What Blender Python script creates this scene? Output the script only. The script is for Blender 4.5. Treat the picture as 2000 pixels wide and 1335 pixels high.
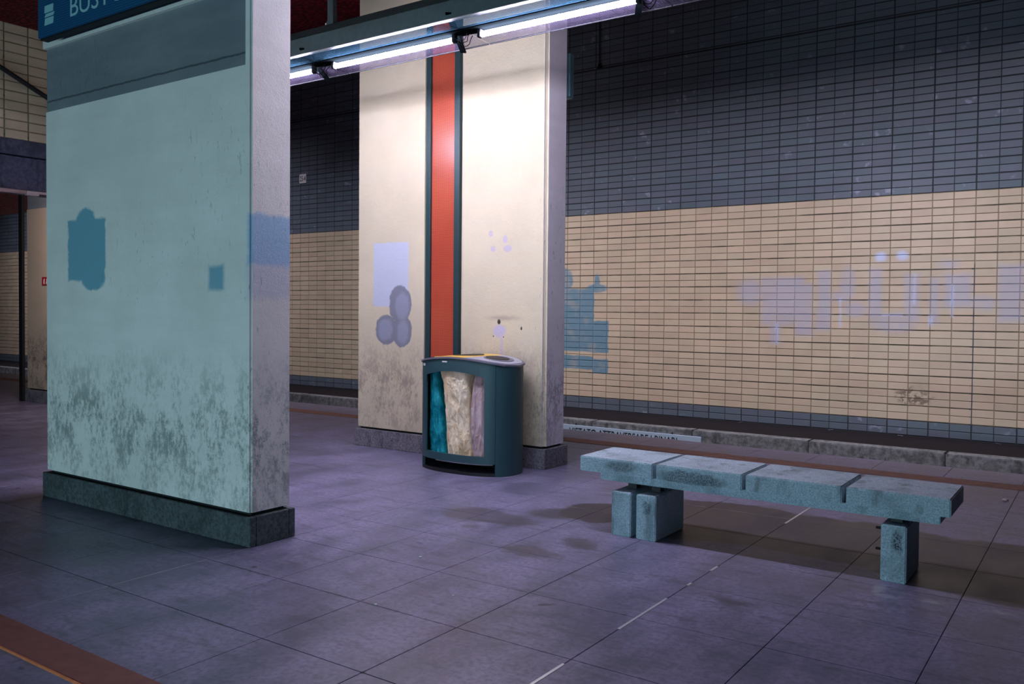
import bpy, bmesh, math, random
from mathutils import Vector, Matrix
random.seed(7)
C = bpy.context.scene.collection
for o in list(bpy.data.objects): bpy.data.objects.remove(o)

# ------------------------------------------------------------ camera, world, lights, exposure
F_PX, YAW, PITCH, ROLL, CY, CAM_H = 1688.05694, -0.607358871, 0.0242617279, 0.00865855038, 647.134903, 1.45
cy_, sy_ = math.cos(YAW), math.sin(YAW); cp_, sp_ = math.cos(PITCH), math.sin(PITCH)
fw = Vector((sy_*cp_, cy_*cp_, -sp_)); r0 = Vector((cy_, -sy_, 0)); u0 = r0.cross(fw)
rt = math.cos(ROLL)*r0 + math.sin(ROLL)*u0; up = -math.sin(ROLL)*r0 + math.cos(ROLL)*u0
cam_d = bpy.data.cameras.new('camera'); cam = bpy.data.objects.new('camera', cam_d); C.objects.link(cam)
cam_d.sensor_width = 36; cam_d.lens = F_PX/2000*36; cam_d.shift_y = -(667.5-CY)/2000; cam_d.clip_end = 200
M = Matrix.Identity(4)
for i in range(3): M[i][0], M[i][1], M[i][2] = rt[i], up[i], -fw[i]
M[2][3] = CAM_H
cam.matrix_world = M
bpy.context.scene.camera = cam
def px(P):
    d = Vector(P)-Vector((0, 0, CAM_H)); z = d.dot(fw)
    if z < .05: return None
    return 1000+F_PX*d.dot(rt)/z, CY-F_PX*d.dot(up)/z, z

vs = bpy.context.scene.view_settings
vs.view_transform = 'Standard'; vs.look = 'None'; vs.exposure = 0.0; vs.gamma = 1; vs.use_curve_mapping = False
W = bpy.data.worlds.new('world'); bpy.context.scene.world = W; W.use_nodes = True
W.node_tree.nodes['Background'].inputs[0].default_value = (.16, .22, .42, 1)
W.node_tree.nodes['Background'].inputs[1].default_value = .03
TUBE_POWER = 122.0
TUBE_COL = (.84, .78, 1.0)
def area(name, loc, rot, sx, sy, power, col):
    l = bpy.data.lights.new(name, 'AREA'); l.shape = 'RECTANGLE'; l.size = sx; l.size_y = sy; l.energy = power; l.color = col
    o = bpy.data.objects.new(name, l); C.objects.link(o); o.location = loc; o.rotation_euler = rot; return o
# added cold fill behind the camera, kept low to spare the floor
area('near_side_fill_light', (-4.2, -3.4, .35), (math.radians(101), 0, 0), 8, .3, 205, (.52, .86, 1.0))
# unseen area lights added to brighten the lower track wall
wl_ = area('track_wall_fill_light', (-5.4, 8.7, 6.3), (math.radians(33), 0, 0), 13, .3, 170, (.90, .82, 1.0)); wl_.data.spread = math.radians(74)
wl_ = area('track_wall_fill_light', (-20, 8.7, 6.3), (math.radians(37), 0, 0), 12, .3, 120, (.90, .82, 1.0)); wl_.data.spread = math.radians(74)
area('passage_fill_light', (-11.4, 5.6, 2.9), (math.radians(62), 0, 0), 1.0, .2, 40, (1.0, .82, .80))  # unseen fill added to brighten the far pillar under the low ceiling

# ------------------------------------------------------------ node helpers
class NT:
    def __init__(s, name):
        s.m = bpy.data.materials.new(name); s.m.use_nodes = True; s.t = s.m.node_tree; s.n = s.t.nodes
        s.b = s.n['Principled BSDF']; s.out = s.n['Material Output']; s._pos = None
    def new(s, typ, **kw):
        n = s.n.new(typ)
        for k, v in kw.items(): setattr(n, k, v)
        return n
    def lk(s, a, b): s.t.links.new(a, b)
    def put(s, v, sock):
        if isinstance(v, bpy.types.NodeSocket): s.lk(v, sock)
        elif isinstance(v, (tuple, list)) and len(v) == 3 and sock.type == 'RGBA': sock.default_value = (*v, 1)
        else: sock.default_value = v
    def pos(s):
        if s._pos is None: s._pos = s.new('ShaderNodeNewGeometry').outputs['Position']
        return s._pos
    def ma(s, op, a, b=0, c=0, clamp=False):
        n = s.new('ShaderNodeMath', operation=op, use_clamp=clamp)
        s.put(a, n.inputs[0]); s.put(b, n.inputs[1]); s.put(c, n.inputs[2]); return n.outputs[0]
    def ve(s, op, a, b=(0, 0, 0)):
        n = s.new('ShaderNodeVectorMath', operation=op); s.put(a, n.inputs[0]); s.put(b, n.inputs[1])
        return n.outputs['Value'] if op in ('LENGTH', 'DOT_PRODUCT') else n.outputs[0]
    def sep(s, v):
        n = s.new('ShaderNodeSeparateXYZ'); s.put(v, n.inputs[0]); return n.outputs
    def comb(s, x, y, z):
        n = s.new('ShaderNodeCombineXYZ'); s.put(x, n.inputs[0]); s.put(y, n.inputs[1]); s.put(z, n.inputs[2]); return n.outputs[0]
    def noise(s, v, scale=5, detail=3, rough=.55, st=None, color=False):
        if st is not None: v = s.ve('MULTIPLY', v, st)
        n = s.new('ShaderNodeTexNoise'); s.put(v, n.inputs['Vector']); n.inputs['Scale'].default_value = scale
        n.inputs['Detail'].default_value = detail; n.inputs['Roughness'].default_value = rough
        return n.outputs['Color'] if color else n.outputs['Fac']
    def white(s, v):
        n = s.new('ShaderNodeTexWhiteNoise'); s.put(v, n.inputs['Vector']); return n.outputs['Value']
    def ramp(s, v, a, b, lo=0, hi=1, smooth=True):
        n = s.new('ShaderNodeMapRange', interpolation_type='SMOOTHSTEP' if smooth else 'LINEAR')
        s.put(v, n.inputs[0]); s.put(a, n.inputs[1]); s.put(b, n.inputs[2]); s.put(lo, n.inputs[3]); s.put(hi, n.inputs[4]); return n.outputs[0]
    def mix(s, f, a, b, mode='MIX'):
        n = s.new('ShaderNodeMix', data_type='RGBA', blend_type=mode)
        s.put(f, n.inputs[0]); s.put(a, n.inputs[6]); s.put(b, n.inputs[7]); return n.outputs[2]
    def jit(s, v, amp, scale, detail=3):
        c = s.noise(v, scale, detail, .6, color=True)
        return s.ve('ADD', v, s.ve('MULTIPLY', s.ve('SUBTRACT', c, (.5, .5, .5)), (amp*2, amp*2, amp*2)))
    def box(s, v, c, h):
        d = s.sep(s.ve('SUBTRACT', s.ve('ABSOLUTE', s.ve('SUBTRACT', v, c)), h))
        return s.ma('MAXIMUM', s.ma('MAXIMUM', d[0], d[1]), d[2])
    def ell(s, v, c, r):
        l = s.ve('LENGTH', s.ve('DIVIDE', s.ve('SUBTRACT', v, c), r))
        return s.ma('MULTIPLY', s.ma('SUBTRACT', l, 1), min(r))
    def union(s, ds):
        d = ds[0]
        for e in ds[1:]: d = s.ma('MINIMUM', d, e)
        return d
    def mask(s, d, soft=.01): return s.ramp(d, -soft, soft, 1, 0)
    def bump(s, h, strength=.3, dist=.01):
        n = s.new('ShaderNodeBump'); n.inputs['Strength'].default_value = strength; n.inputs['Distance'].default_value = dist
        s.put(h, n.inputs['Height']); s.lk(n.outputs[0], s.b.inputs['Normal'])
    def fin(s, col=None, rough=.6, metal=0, spec=.5):
        if col is not None: s.put(col, s.b.inputs['Base Color'])
        s.put(rough, s.b.inputs['Roughness']); s.b.inputs['Metallic'].default_value = metal
        s.b.inputs['Specular IOR Level'].default_value = spec
        return s.m

def simple(name, col, rough=.5, metal=0, var=.15, scale=20, bump=.1, spec=.5):
    t = NT(name); n = t.noise(t.pos(), scale, 4)
    t.bump(n, bump, .004)
    dark = tuple(c*(1-var) for c in col); lite = tuple(min(1, c*(1+var)) for c in col)
    return t.fin(t.mix(n, dark, lite), rough, metal, spec)

# ---- plaster of the pillars
def plaster(name, base, patches=(), grime=.8, scr=None, zg=(.2, .95), dust=(.12, .12, .13)):
    """patches: list of (shapes, colour, alpha, jitter, soft); stains and paint with shapes of their own"""
    t = NT(name); P = t.pos(); z = t.sep(P)[2]
    big = t.noise(P, 1.3, 4, .6)
    col = t.mix(t.ramp(big, .3, .7), tuple(c*.88 for c in base), base)
    lay = t.noise(P, 2.2, 3, .5, st=(1, 1, 5))
    col = t.mix(t.ramp(lay, .35, .75, 0, .12), col, (.55, .53, .5))
    for shapes, pc, al, ji, soft in patches:
        v = t.jit(P, ji, 13, 6)
        ds = [t.box(v, c, h) if k == 'b' else t.ell(v, c, h) for k, c, h in shapes]
        m = t.ma('MULTIPLY', t.mask(t.union(ds), soft), al)
        col = t.mix(m, col, pc)
    # splash grime above the plinth, fine specks, vertical scrapes
    fine = t.noise(P, 34, 7, .9, st=(1, 1, .6)); mid = t.noise(P, 5, 4, .65, st=(1, 1, .6))
    lo, hi = zg
    env = t.ma('MULTIPLY', t.ramp(z, lo-.05, lo+.42, .62, 1), t.ramp(z, lo+.45, hi+.35, 1, 0))
    g = t.ma('MULTIPLY', t.ramp(t.ma('ADD', fine, t.ma('MULTIPLY', mid, .7)), .80, .96), env)
    col = t.mix(t.ma('MULTIPLY', g, grime), col, dust)
    sp = t.ramp(t.noise(P, 30, 6, .8, st=(1.2, 1.2, .5)), .66, .80, 0, .35)
    sp = t.ma('MULTIPLY', sp, t.ramp(t.noise(P, 2.1, 2), .42, .6))
    col = t.mix(sp, col, dust)
    for c, h, dens in (scr or ()):
        reg = t.mask(t.ell(P, c, h), .12)
        v = t.jit(P, .05, 6)
        s1 = t.ramp(t.noise(v, 40, 3, .6, st=(1.3, 1.3, .22)), dens+.02, dens+.10)
        col = t.mix(t.ma('MULTIPLY', t.ma('MULTIPLY', reg, s1), .5), col, (.12, .17, .17))
    rgh = t.noise(P, 90, 4, .7)
    t.bump(t.ma('ADD', rgh, t.ma('MULTIPLY', t.noise(P, 26, 3), .8)), .35, .008)
    return t.fin(col, .8, 0, .25)

B, E_ = 'b', 'e'
M_LEFT = plaster('plaster_white_worn', (.92, .90, .86), [
    ([(B, (-6.12, 3.39, 1.86), (.25, .05, .22)), (E_, (-6.13, 3.39, 2.06), (.13, .1, .11)), (E_, (-6.03, 3.39, 1.66), (.16, .1, .09))], (.14, .40, .52), .92, .035, .012),
    ([(B, (-4.615, 3.39, 1.64), (.075, .05, .075))], (.14, .40, .52), .85, .02, .022),
    ([(B, (-4.28, 3.55, 1.87), (.03, .3, .155))], (.33, .56, .80), .85, .03, .02),
    ([(B, (-4.28, 3.55, 1.62), (.03, .3, .10))], (.48, .52, .75), .5, .05, .05),
], .72, dust=(.13, .18, .18), scr=[((-4.62, 3.39, 2.35), (.32, .1, .35), .60), ((-5.35, 3.39, 1.75), (.5, .1, .28), .60), ((-4.5, 3.39, 1.4), (.3, .1, .5), .66), ((-4.28, 3.5, 1.0), (.1, .3, 1.2), .62)])
M_BAND = plaster('plaster_grey_band', (.22, .25, .28), [([(B, (-5.7, 3.4, 3.0), (1.4, .1, .006))], (.04, .05, .06), .8, .01, .006)], 0, dust=(.07, .08, .1), scr=[((-6.2, 3.4, 3.15), (.5, .2, .25), .55)])
M_MID = plaster('plaster_cream_worn', (.66, .60, .43), [
    ([(B, (-6.15, 6.64, 1.81), (.245, .05, .33))], (.50, .56, .70), .92, .02, .006),
    ([(E_, (-6.02, 6.64, 1.50), (.15, .1, .20)), (E_, (-6.21, 6.64, 1.24), (.15, .1, .155)), (E_, (-5.99, 6.64, 1.23), (.13, .1, .165))], (.20, .215, .27), .95, .035, .006),
    ([(E_, (-5.99, 6.64, 1.48), (.09, .1, .14)), (E_, (-6.22, 6.64, 1.24), (.10, .1, .11)), (E_, (-5.98, 6.64, 1.22), (.075, .1, .12))], (.29, .32, .42), .8, .03, .02),
    ([(E_, (-4.87, 6.64, 2.18), (.025, .1, .03)), (E_, (-4.70, 6.64, 2.12), (.026, .1, .042)), (E_, (-4.84, 6.64, 2.03), (.03, .1, .026)), (E_, (-4.67, 6.64, 2.03), (.05, .1, .032))], (.50, .45, .55), .85, .012, .006),
    ([(E_, (-4.76, 6.64, 1.255), (.07, .1, .06)), (B, (-4.735, 6.64, 1.05), (.012, .1, .19))], (.50, .47, .68), .8, .02, .015),
    ([(E_, (-4.765, 6.64, 1.345), (.02, .1, .024)), (E_, (-4.51, 6.64, 1.285), (.010, .1, .016)), (E_, (-4.83, 6.64, 1.205), (.006, .1, .006)), (E_, (-4.71, 6.64, 1.20), (.006, .1, .006))], (.02, .02, .02), .95, .01, .003),
    ([(E_, (-4.72, 6.64, 1.38), (.14, .1, .018))], (.3, .22, .2), .6, .02, .02),
], .6, scr=[((-4.24, 6.8, 1.9), (.1, .4, .8), .60), ((-4.4, 6.64, .8), (.3, .1, .5), .66)], dust=(.20, .15, .14))
M_MIDEND = plaster('plaster_lit_end', (.88, .84, .90), [], .65, scr=[((-4.24, 6.8, 1.9), (.1, .4, .8), .60), ((-4.24, 6.7, .9), (.1, .3, .6), .6)], dust=(.2, .17, .2))  # same plaster lightened: light on the end face put into its colour
M_THIRD = plaster('plaster_cream_far', (.62, .50, .38), [], .8, dust=(.08, .07, .07))

def stone(name, a, b, sc=60, bmp=.4, rough=.75, stain=None):
    t = NT(name); P = t.pos()
    n = t.noise(P, sc, 5, .75); m = t.noise(P, 4, 3)
    col = t.mix(t.ramp(n, .3, .7), a, b)
    col = t.mix(t.ramp(m, .45, .75, 0, .45), col, tuple(c*.45 for c in a))
    st = t.noise(P, 9, 3, .6, st=(1, 1, .3))
    col = t.mix(t.ramp(st, .56, .7, 0, .5), col, tuple(c*.3 for c in a))
    if stain:
        for c, h, k in stain:
            mm = t.ma('MULTIPLY', t.mask(t.ell(t.jit(P, .05, 14), c, h), .01), t.ramp(n, .42, .55, 0, k))
            col = t.mix(mm, col, (.01, .02, .03))
    t.bump(n, bmp, .006)
    return t.fin(col, rough, 0, .35)
M_PLINTH = stone('plinth_stone', (.08, .085, .10), (.30, .29, .34), 50)
M_BENCH = stone('bench_granite', (.26, .38, .43), (.66, .80, .90), 110, .35, .6,
                stain=[((-2.1, 5.0, .42), (.22, .05, .045), .8), ((-2.6, 5.0, .44), (.12, .05, .03), .7), ((-.93, 5.0, .22), (.03, .05, .06), .95), ((-2.41, 4.96, .21), (.03, .05, .035), .8)])
M_CORE = simple('dark_core', (.015, .018, .02), .9)
M_KERB = stone('kerb_concrete', (.11, .125, .12), (.34, .36, .36), 14, .6, .9)
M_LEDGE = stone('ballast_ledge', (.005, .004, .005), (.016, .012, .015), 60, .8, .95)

# ---- glazed wall tiles and their mortar (colour chosen by height on the wall)
XJ, PW = -7.551, .2535
ZB, PH = .030, .1003
ZT = ZB+30*PH
GRAF_T = [(B, (-7.55, 12.48, 1.30), (.52, .1, .52)), (B, (-6.90, 12.48, 1.03), (.14, .1, .26)), (B, (-6.90, 12.48, .55), (.14, .1, .12)),
          (B, (-7.40, 12.48, .60), (.36, .1, .11)), (E_, (-7.62, 12.48, 1.97), (.18, .1, .2)), (E_, (-6.98, 12.48, 1.83), (.18, .1, .07)), (E_, (-6.98, 12.48, 1.93), (.05, .1, .13))]
GRAF_L = [(E_, (-4.40, 12.48, 1.75), (.20, .1, .18)), (B, (-3.92, 12.48, 1.62), (.30, .1, .34)), (B, (-4.02, 12.48, 1.2), (.07, .1, .2)), (B, (-3.62, 12.48, 1.5), (.12, .1, .36)),
          (B, (-3.34, 12.48, 1.63), (.09, .1, .42)), (E_, (-3.02, 12.48, 1.85), (.10, .1, .22)), (E_, (-2.92, 12.48, 1.50), (.14, .1, .10)), (E_, (-3.1, 12.48, 1.68), (.12, .1, .08)),
          (B, (-2.66, 12.48, 1.72), (.08, .1, .35)), (B, (-2.20, 12.48, 1.66), (.09, .1, .32)), (E_, (-2.44, 12.48, 1.33), (.26, .1, .12)),
          (B, (-1.93, 12.48, 1.62), (.05, .1, .3)), (B, (-1.66, 12.48, 1.75), (.16, .1, .22)), (E_, (-1.76, 12.48, 2.10), (.10, .1, .05)), (E_, (-1.36, 12.48, 1.6), (.14, .1, .10)),
          (B, (-1.05, 12.48, 1.72), (.14, .1, .36)), (B, (-.62, 12.48, 1.6), (.12, .1, .3))]
GRAF_D = [(E_, (-2.60, 12.48, 2.22), (.07, .1, .06)), (E_, (-2.33, 12.48, 2.23), (.07, .1, .06)), (E_, (-1.98, 12.48, 1.36), (.02, .1, .05)), (B, (-2.17, 12.48, 1.78), (.006, .1, .2)), (B, (-1.72, 12.48, 1.62), (.006, .1, .2)),
          (B, (-3.12, 12.48, 1.45), (.008, .1, .2)), (B, (-2.45, 12.48, 1.43), (.12, .1, .006)), (B, (-4.0, 12.48, 1.15), (.006, .1, .16))]
def wall_mat(name, mortar=False, axis=0, zlo=ZB, zhi=ZT, graf=True, yel=(.60, .51, .35), gry=(.13, .15, .185)):
    t = NT(name); P = t.pos(); x, y, z = t.sep(P)
    u = x if axis == 0 else y
    isy = t.ma('MULTIPLY', t.ma('GREATER_THAN', z, zlo-.001), t.ma('LESS_THAN', z, zhi+.001))
    if not mortar:
        cell = t.comb(t.ma('FLOOR', t.ma('DIVIDE', t.ma('SUBTRACT', u, XJ), PW)), t.ma('FLOOR', t.ma('DIVIDE', t.ma('SUBTRACT', z, ZB), PH)), 0)
        w = t.white(cell); w2 = t.white(t.ve('ADD', cell, (31, 7, 3)))
        n = t.noise(P, 3, 3)
        k = t.ma('ADD', t.ma('ADD', t.ma('MULTIPLY', w, .14), t.ma('MULTIPLY', n, .25)), .80)
        cy = t.mix(w2, yel, (yel[0]*1.02, yel[1]*.95, yel[2]*.97)); cg = t.mix(w2, gry, (gry[0]*.92, gry[1]*1.08, gry[2]))
        # wiped, paler spots left on the grey tiles
        sm = t.ma('MULTIPLY', t.ramp(t.noise(P, 7, 3, .6), .60, .72), t.ramp(w, .62, .7))
        cg = t.mix(t.ma('MULTIPLY', sm, .55), cg, (.40, .42, .55))
        col = t.mix(isy, cg, cy)
        kk = t.new('ShaderNodeCombineColor'); [t.lk(k, kk.inputs[i]) for i in range(3)]
        col = t.mix(1, col, kk.outputs[0], 'MULTIPLY')
        rg = .34
    else:
        mort_y = (.30, .25, .16); mort_g = (.035, .042, .048)
        pr = t.ma('ABSOLUTE', t.ma('SUBTRACT', t.ma('FRACT', t.ma('ADD', t.ma('DIVIDE', t.ma('SUBTRACT', z, ZB), 2*PH), .5)), .5))
        dk = t.ma('MULTIPLY', t.ramp(pr, .03, .06, 1, 0), t.ramp(t.noise(P, 1.8, 4, .65, st=(1, 1, 6)), .38, .58))
        cy = t.mix(t.ma('MULTIPLY', dk, .85), mort_y, (.06, .055, .04))
        cy = t.mix(t.ma('MULTIPLY', t.mask(t.box(t.jit(P, .02, 8), (-1.48, 12.5, 1.0), (.02, .1, 1.1)), .01), .85), cy, (.04, .06, .09))
        col = t.mix(isy, mort_g, cy)
        rg = .9
    if graf:
        v = t.jit(P, .03, 5)
        for sh, pc, al, so in ((GRAF_T, (.11, .27, .36), .88, .012), (GRAF_L, (.44, .46, .60), .55, .055), (GRAF_D, (.60, .72, 1.0), .75, .035)):
            d = t.union([t.box(v, c, h) if k == B else t.ell(v, c, h) for k, c, h in sh])
            col = t.mix(t.ma('MULTIPLY', t.mask(d, so), t.ma('MULTIPLY', al, t.ramp(t.noise(P, 3.5, 2), .3, .5, .7, 1))), col, pc)
        sm = t.mask(t.ell(t.jit(P, .12, 7, 4), (-2.15, 12.48, .35), (.22, .1, .12)), .03)
        col = t.mix(t.ma('MULTIPLY', sm, t.ramp(t.noise(P, 20, 4), .45, .6, 0, .75)), col, (.10, .06, .04))
    t.bump(t.noise(P, 40, 3), .12, .003)
    return t.fin(col, rg, 0, .45)
M_TILE = wall_mat('glazed_wall_tile'); M_MORT = wall_mat('wall_mortar', True)
M_TILE_L = wall_mat('glazed_tile_cross', axis=1, zlo=3.2, zhi=4.5, graf=False); M_MORT_L = wall_mat('cross_mortar', True, 1, 3.2, 4.5, False)

# ---- floor
def floor_mat(name, joint=False):
    t = NT(name); P = t.pos(); x, y, z = t.sep(P)
    if joint: return t.fin((.06, .065, .09), .9)
    cell = t.comb(t.ma('FLOOR', t.ma('DIVIDE', t.ma('ADD', x, 1.825), .6095)), t.ma('FLOOR', t.ma('DIVIDE', t.ma('SUBTRACT', y, 3.077), .6035)), 0)
    w = t.white(cell)
    n = t.noise(P, 3.2, 5, .65, st=(1, .5, 1)); f = t.noise(P, 34, 4, .7); s = t.noise(P, 7, 4, .6, st=(.5, 1.6, 1))
    a = t.mix(t.ramp(n, .3, .7), (.135, .135, .215), (.29, .27, .44))
    a = t.mix(t.ramp(w, 0, 1, 0, .14), a, (.26, .25, .38))
    a = t.mix(t.ramp(f, .38, .68, 0, .55), a, (.085, .09, .12))
    a = t.mix(t.ramp(s, .50, .68, 0, .5), a, (.08, .085, .11))
    v = t.jit(P, .14, 2.2, 4)
    wet = [((-2.3, 5.75, 0), (.7, .62, 1)), ((-1.4, 5.75, 0), (.9, .55, 1)), ((-.4, 5.6, 0), (.8, .65, 1)), ((.6, 5.6, 0), (.9, .6, 1)), ((-3.0, 5.45, 0), (.3, .28, 1))]
    d = t.union([t.ell(v, c, (h[0], h[1], 1)) for c, h in wet])
    a = t.mix(t.ma('MULTIPLY', t.mask(d, .03), .88), a, (.034, .026, .024))
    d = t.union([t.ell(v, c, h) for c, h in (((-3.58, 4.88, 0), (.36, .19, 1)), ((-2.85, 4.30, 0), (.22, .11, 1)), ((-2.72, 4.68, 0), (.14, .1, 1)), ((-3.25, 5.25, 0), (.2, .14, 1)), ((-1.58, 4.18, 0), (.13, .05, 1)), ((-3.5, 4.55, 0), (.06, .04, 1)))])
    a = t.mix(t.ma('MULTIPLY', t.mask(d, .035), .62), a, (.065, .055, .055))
    d = t.union([t.ell(t.jit(P, .05, 9), c, h) for c, h in (((-.93, 4.72, 0), (.05, .03, 1)), ((-.98, 4.82, 0), (.03, .09, 1)), ((-.72, 4.78, 0), (.05, .02, 1)), ((-.42, 4.8, 0), (.05, .02, 1)))])
    a = t.mix(t.ma('MULTIPLY', t.mask(d, .015), .6), a, (.35, .40, .45))
    # beads of tar and gum
    g = t.ramp(t.noise(P, 5.5, 2), .73, .76, 0, .7)
    a = t.mix(g, a, (.04, .04, .05))
    t.bump(t.ma('ADD', f, t.ma('MULTIPLY', s, .6)), .18, .004)
    return t.fin(a, t.ramp(n, .3, .7, .36, .46), 0, .42)
M_FLOOR = floor_mat('floor_slab'); M_JOINT = floor_mat('floor_joint', True)
M_STRIP = simple('safety_stripe_brown', (.20, .075, .06), .7, var=.35, scale=14)
M_STRIPB = simple('safety_stripe_orange', (.60, .20, .07), .7, var=.35, scale=25)
M_STRIPF = simple('safety_stripe_far', (.26, .13, .10), .7, var=.5, scale=9)
M_METALSTRIP = simple('brass_joint_strip', (.75, .75, .78), .35, .6, .2, 9)

# ---- metals, paints, perforated sheets
def perf(name, col, pitch, axes, hole, rough=.4, metal=.6, through=True, back=(.01, .01, .01)):
    t = NT(name); c = t.sep(t.new('ShaderNodeTexCoord').outputs['Object'])
    a = t.ma('SUBTRACT', t.ma('FRACT', t.ma('DIVIDE', c[axes[0]], pitch)), .5); b = t.ma('SUBTRACT', t.ma('FRACT', t.ma('DIVIDE', c[axes[1]], pitch)), .5)
    m = t.ma('LESS_THAN', t.ma('MAXIMUM', t.ma('ABSOLUTE', a), t.ma('ABSOLUTE', b)), hole)
    if through:
        t.fin(col, rough, metal, 0)
        t.put(t.ma('SUBTRACT', 1, m), t.b.inputs['Alpha'])
    else:
        t.fin(t.mix(m, col, back), rough, metal)
    return t.m
M_REFL = perf('perforated_reflector', (.10, .085, .14), .0135, (0, 1), .36, .6, .0)
M_REFN = perf('perforated_reflector_near', (.018, .045, .07), .0135, (0, 1), .36, .6, .0)
M_REDP = NT('red_perforated_panel')
t = M_REDP; c = t.sep(t.pos())
a = t.ma('ABSOLUTE', t.ma('SUBTRACT', t.ma('FRACT', t.ma('DIVIDE', c[0], .0142)), .5)); b = t.ma('ABSOLUTE', t.ma('SUBTRACT', t.ma('FRACT', t.ma('DIVIDE', c[2], .0142)), .5))
hm = t.ramp(t.ma('MAXIMUM', a, b), .22, .30, 1, 0)
base = t.mix(t.ramp(t.noise(t.pos(), 2.5, 3), .3, .7), (.46, .085, .045), (.53, .11, .055))
M_REDP = t.fin(t.mix(hm, base, (.24, .012, .012)), .28, 0, .6)
t = NT('red_ceiling_mesh'); P = t.pos()
vn = t.new('ShaderNodeTexVoronoi'); t.lk(t.ve('MULTIPLY', P, (9, 16, 9)), vn.inputs['Vector']); vn.inputs['Scale'].default_value = 1
t.bump(vn.outputs['Distance'], .5, .02)
M_REDC = t.fin(t.mix(t.ramp(vn.outputs['Distance'], .2, .6), (.50, .03, .075), (.16, .006, .02)), .6)
M_DKTEAL = simple('dark_teal_metal', (.022, .055, .062), .42, .2, .2, 30, .08)
M_BEAM = simple('beam_grey_teal', (.085, .12, .125), .5, .3, .25, 20)
M_BINBODY = simple('bin_powder_coat', (.030, .085, .098), .42, .1, .15, 60, .12)
M_STRAP = simple('strap_black', (.002, .003, .0035), .8, 0, .2, spec=0)
M_DULL = simple('dull_fitting', (.02, .022, .028), .7, 0, .2, spec=.2)
M_BLACK = simple('black_metal', (.012, .014, .016), .5, .2, .2)
M_GREY = simple('lid_grey', (.16, .16, .21), .45, 0, .1)
M_LGREY = simple('lid_pale_ring', (.42, .43, .52), .4, 0, .08)
M_YEL = simple('lid_yellow', (.85, .55, .10), .4, 0, .1)
M_NAVY = simple('lid_navy', (.02, .035, .10), .4, 0, .1)
M_WHITE = simple('white_paint', (.75, .75, .75), .5, 0, .08)
M_LETTER = simple('sign_letters', (.32, .62, .68), .5, 0, .05)
M_SIGNW = simple('kerb_sign_face', (.58, .78, .92), .5, 0, .12, 9)
M_INK = simple('sign_ink', (.01, .012, .015), .6)
M_REDS = simple('red_sign', (.45, .01, .03), .5)
t = NT('blue_sign'); c = t.sep(t.pos())
rib = t.ramp(t.ma('ABSOLUTE', t.ma('SUBTRACT', t.ma('FRACT', t.ma('DIVIDE', c[2], .016)), .5)), .1, .4)
t.bump(rib, .5, .003)
M_BLUE = t.fin(t.mix(rib, (.008, .085, .20), (.012, .11, .25)), .4)
M_OLDTUBE = simple('dead_tube', (.55, .42, .42), .5)
M_CONC = stone('lintel_concrete', (.05, .055, .10), (.12, .12, .19), 25)
M_GREENW = simple('green_strip', (.25, .60, .48), .7)
M_PALE = simple('pale_ledge', (.80, .78, .74), .7, var=.12)
M_STEELBOX = simple('steel_box', (.10, .19, .22), .4, .5)
def plastic(name, a, b, tr=.25, rough=.22):
    t = NT(name); P = t.pos(); n = t.noise(P, 6, 4, .6); f = t.noise(t.jit(P, .1, 5), 11, 5, .7, st=(1, 1, .4))
    t.bump(f, .9, .03)
    t.fin(t.mix(t.ramp(n, .3, .7), a, b), rough, 0, .9); t.b.inputs['Subsurface Weight'].default_value = 0
    t.b.inputs['Transmission Weight'].default_value = tr; t.b.inputs['IOR'].default_value = 1.2
    return t.m
M_BAGC = plastic('plastic_cream', (.66, .52, .30), (.98, .88, .66), .0)
M_BAGT = plastic('plastic_teal', (.0, .14, .20), (.02, .40, .46), .0)
M_BAGP = plastic('plastic_rose', (.55, .38, .38), (.72, .60, .62), .2)
t = NT('tube_glow'); t.b.inputs['Emission Color'].default_value = (*TUBE_COL, 1); t.b.inputs['Emission Strength'].default_value = TUBE_POWER*2.2
M_TUBE = t.fin((.9, .9, .9), .3)

# ------------------------------------------------------------ mesh helpers
def link(name, bm, mat, parent=None, kind=None, loc=None, smooth=False):
    me = bpy.data.meshes.new(name); bmesh.ops.recalc_face_normals(bm, faces=bm.faces); bm.to_mesh(me); bm.free()
    if mat: me.materials.append(mat)
    if smooth:
        for p in me.polygons: p.use_smooth = True
    o = bpy.data.objects.new(name, me); C.objects.link(o)
    if loc: o.location = loc
    if parent: o.parent = parent
    if kind: o['kind'] = kind
    return o
def tag(o, label, cat, group=None):
    o['label'] = label; o['category'] = cat
    if group: o['group'] = group
    return o
def thing(name, label, cat, loc=(0, 0, 0), group=None):
    o = bpy.data.objects.new(name, None); C.objects.link(o); o.location = loc; o.empty_display_size = .1
    return tag(o, label, cat, group)
def bx(bm, x0, x1, y0, y1, z0, z1, bev=0, seg=2):
    v = [bm.verts.new((x, y, z)) for x in (x0, x1) for y in (y0, y1) for z in (z0, z1)]
    fs = [bm.faces.new([v[i] for i in q]) for q in ((0, 1, 3, 2), (4, 6, 7, 5), (0, 4, 5, 1), (2, 3, 7, 6), (0, 2, 6, 4), (1, 5, 7, 3))]
    if bev:
        es = {e for f in fs for e in f.edges}
        bmesh.ops.bevel(bm, geom=list(es), offset=bev, segments=seg, affect='EDGES')
    return fs
def box_obj(name, b, mat, parent=None, kind=None, bev=0, seg=2):
    """b in world coordinates; origin at the base centre; parents are unrotated empties/objects"""
    x0, x1, y0, y1, z0, z1 = b; c = Vector(((x0+x1)/2, (y0+y1)/2, z0))
    bm = bmesh.new(); bx(bm, x0-c.x, x1-c.x, y0-c.y, y1-c.y, 0, z1-z0, bev, seg)
    po = wloc(parent)
    return link(name, bm, mat, parent, kind, tuple(c-po))
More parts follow.
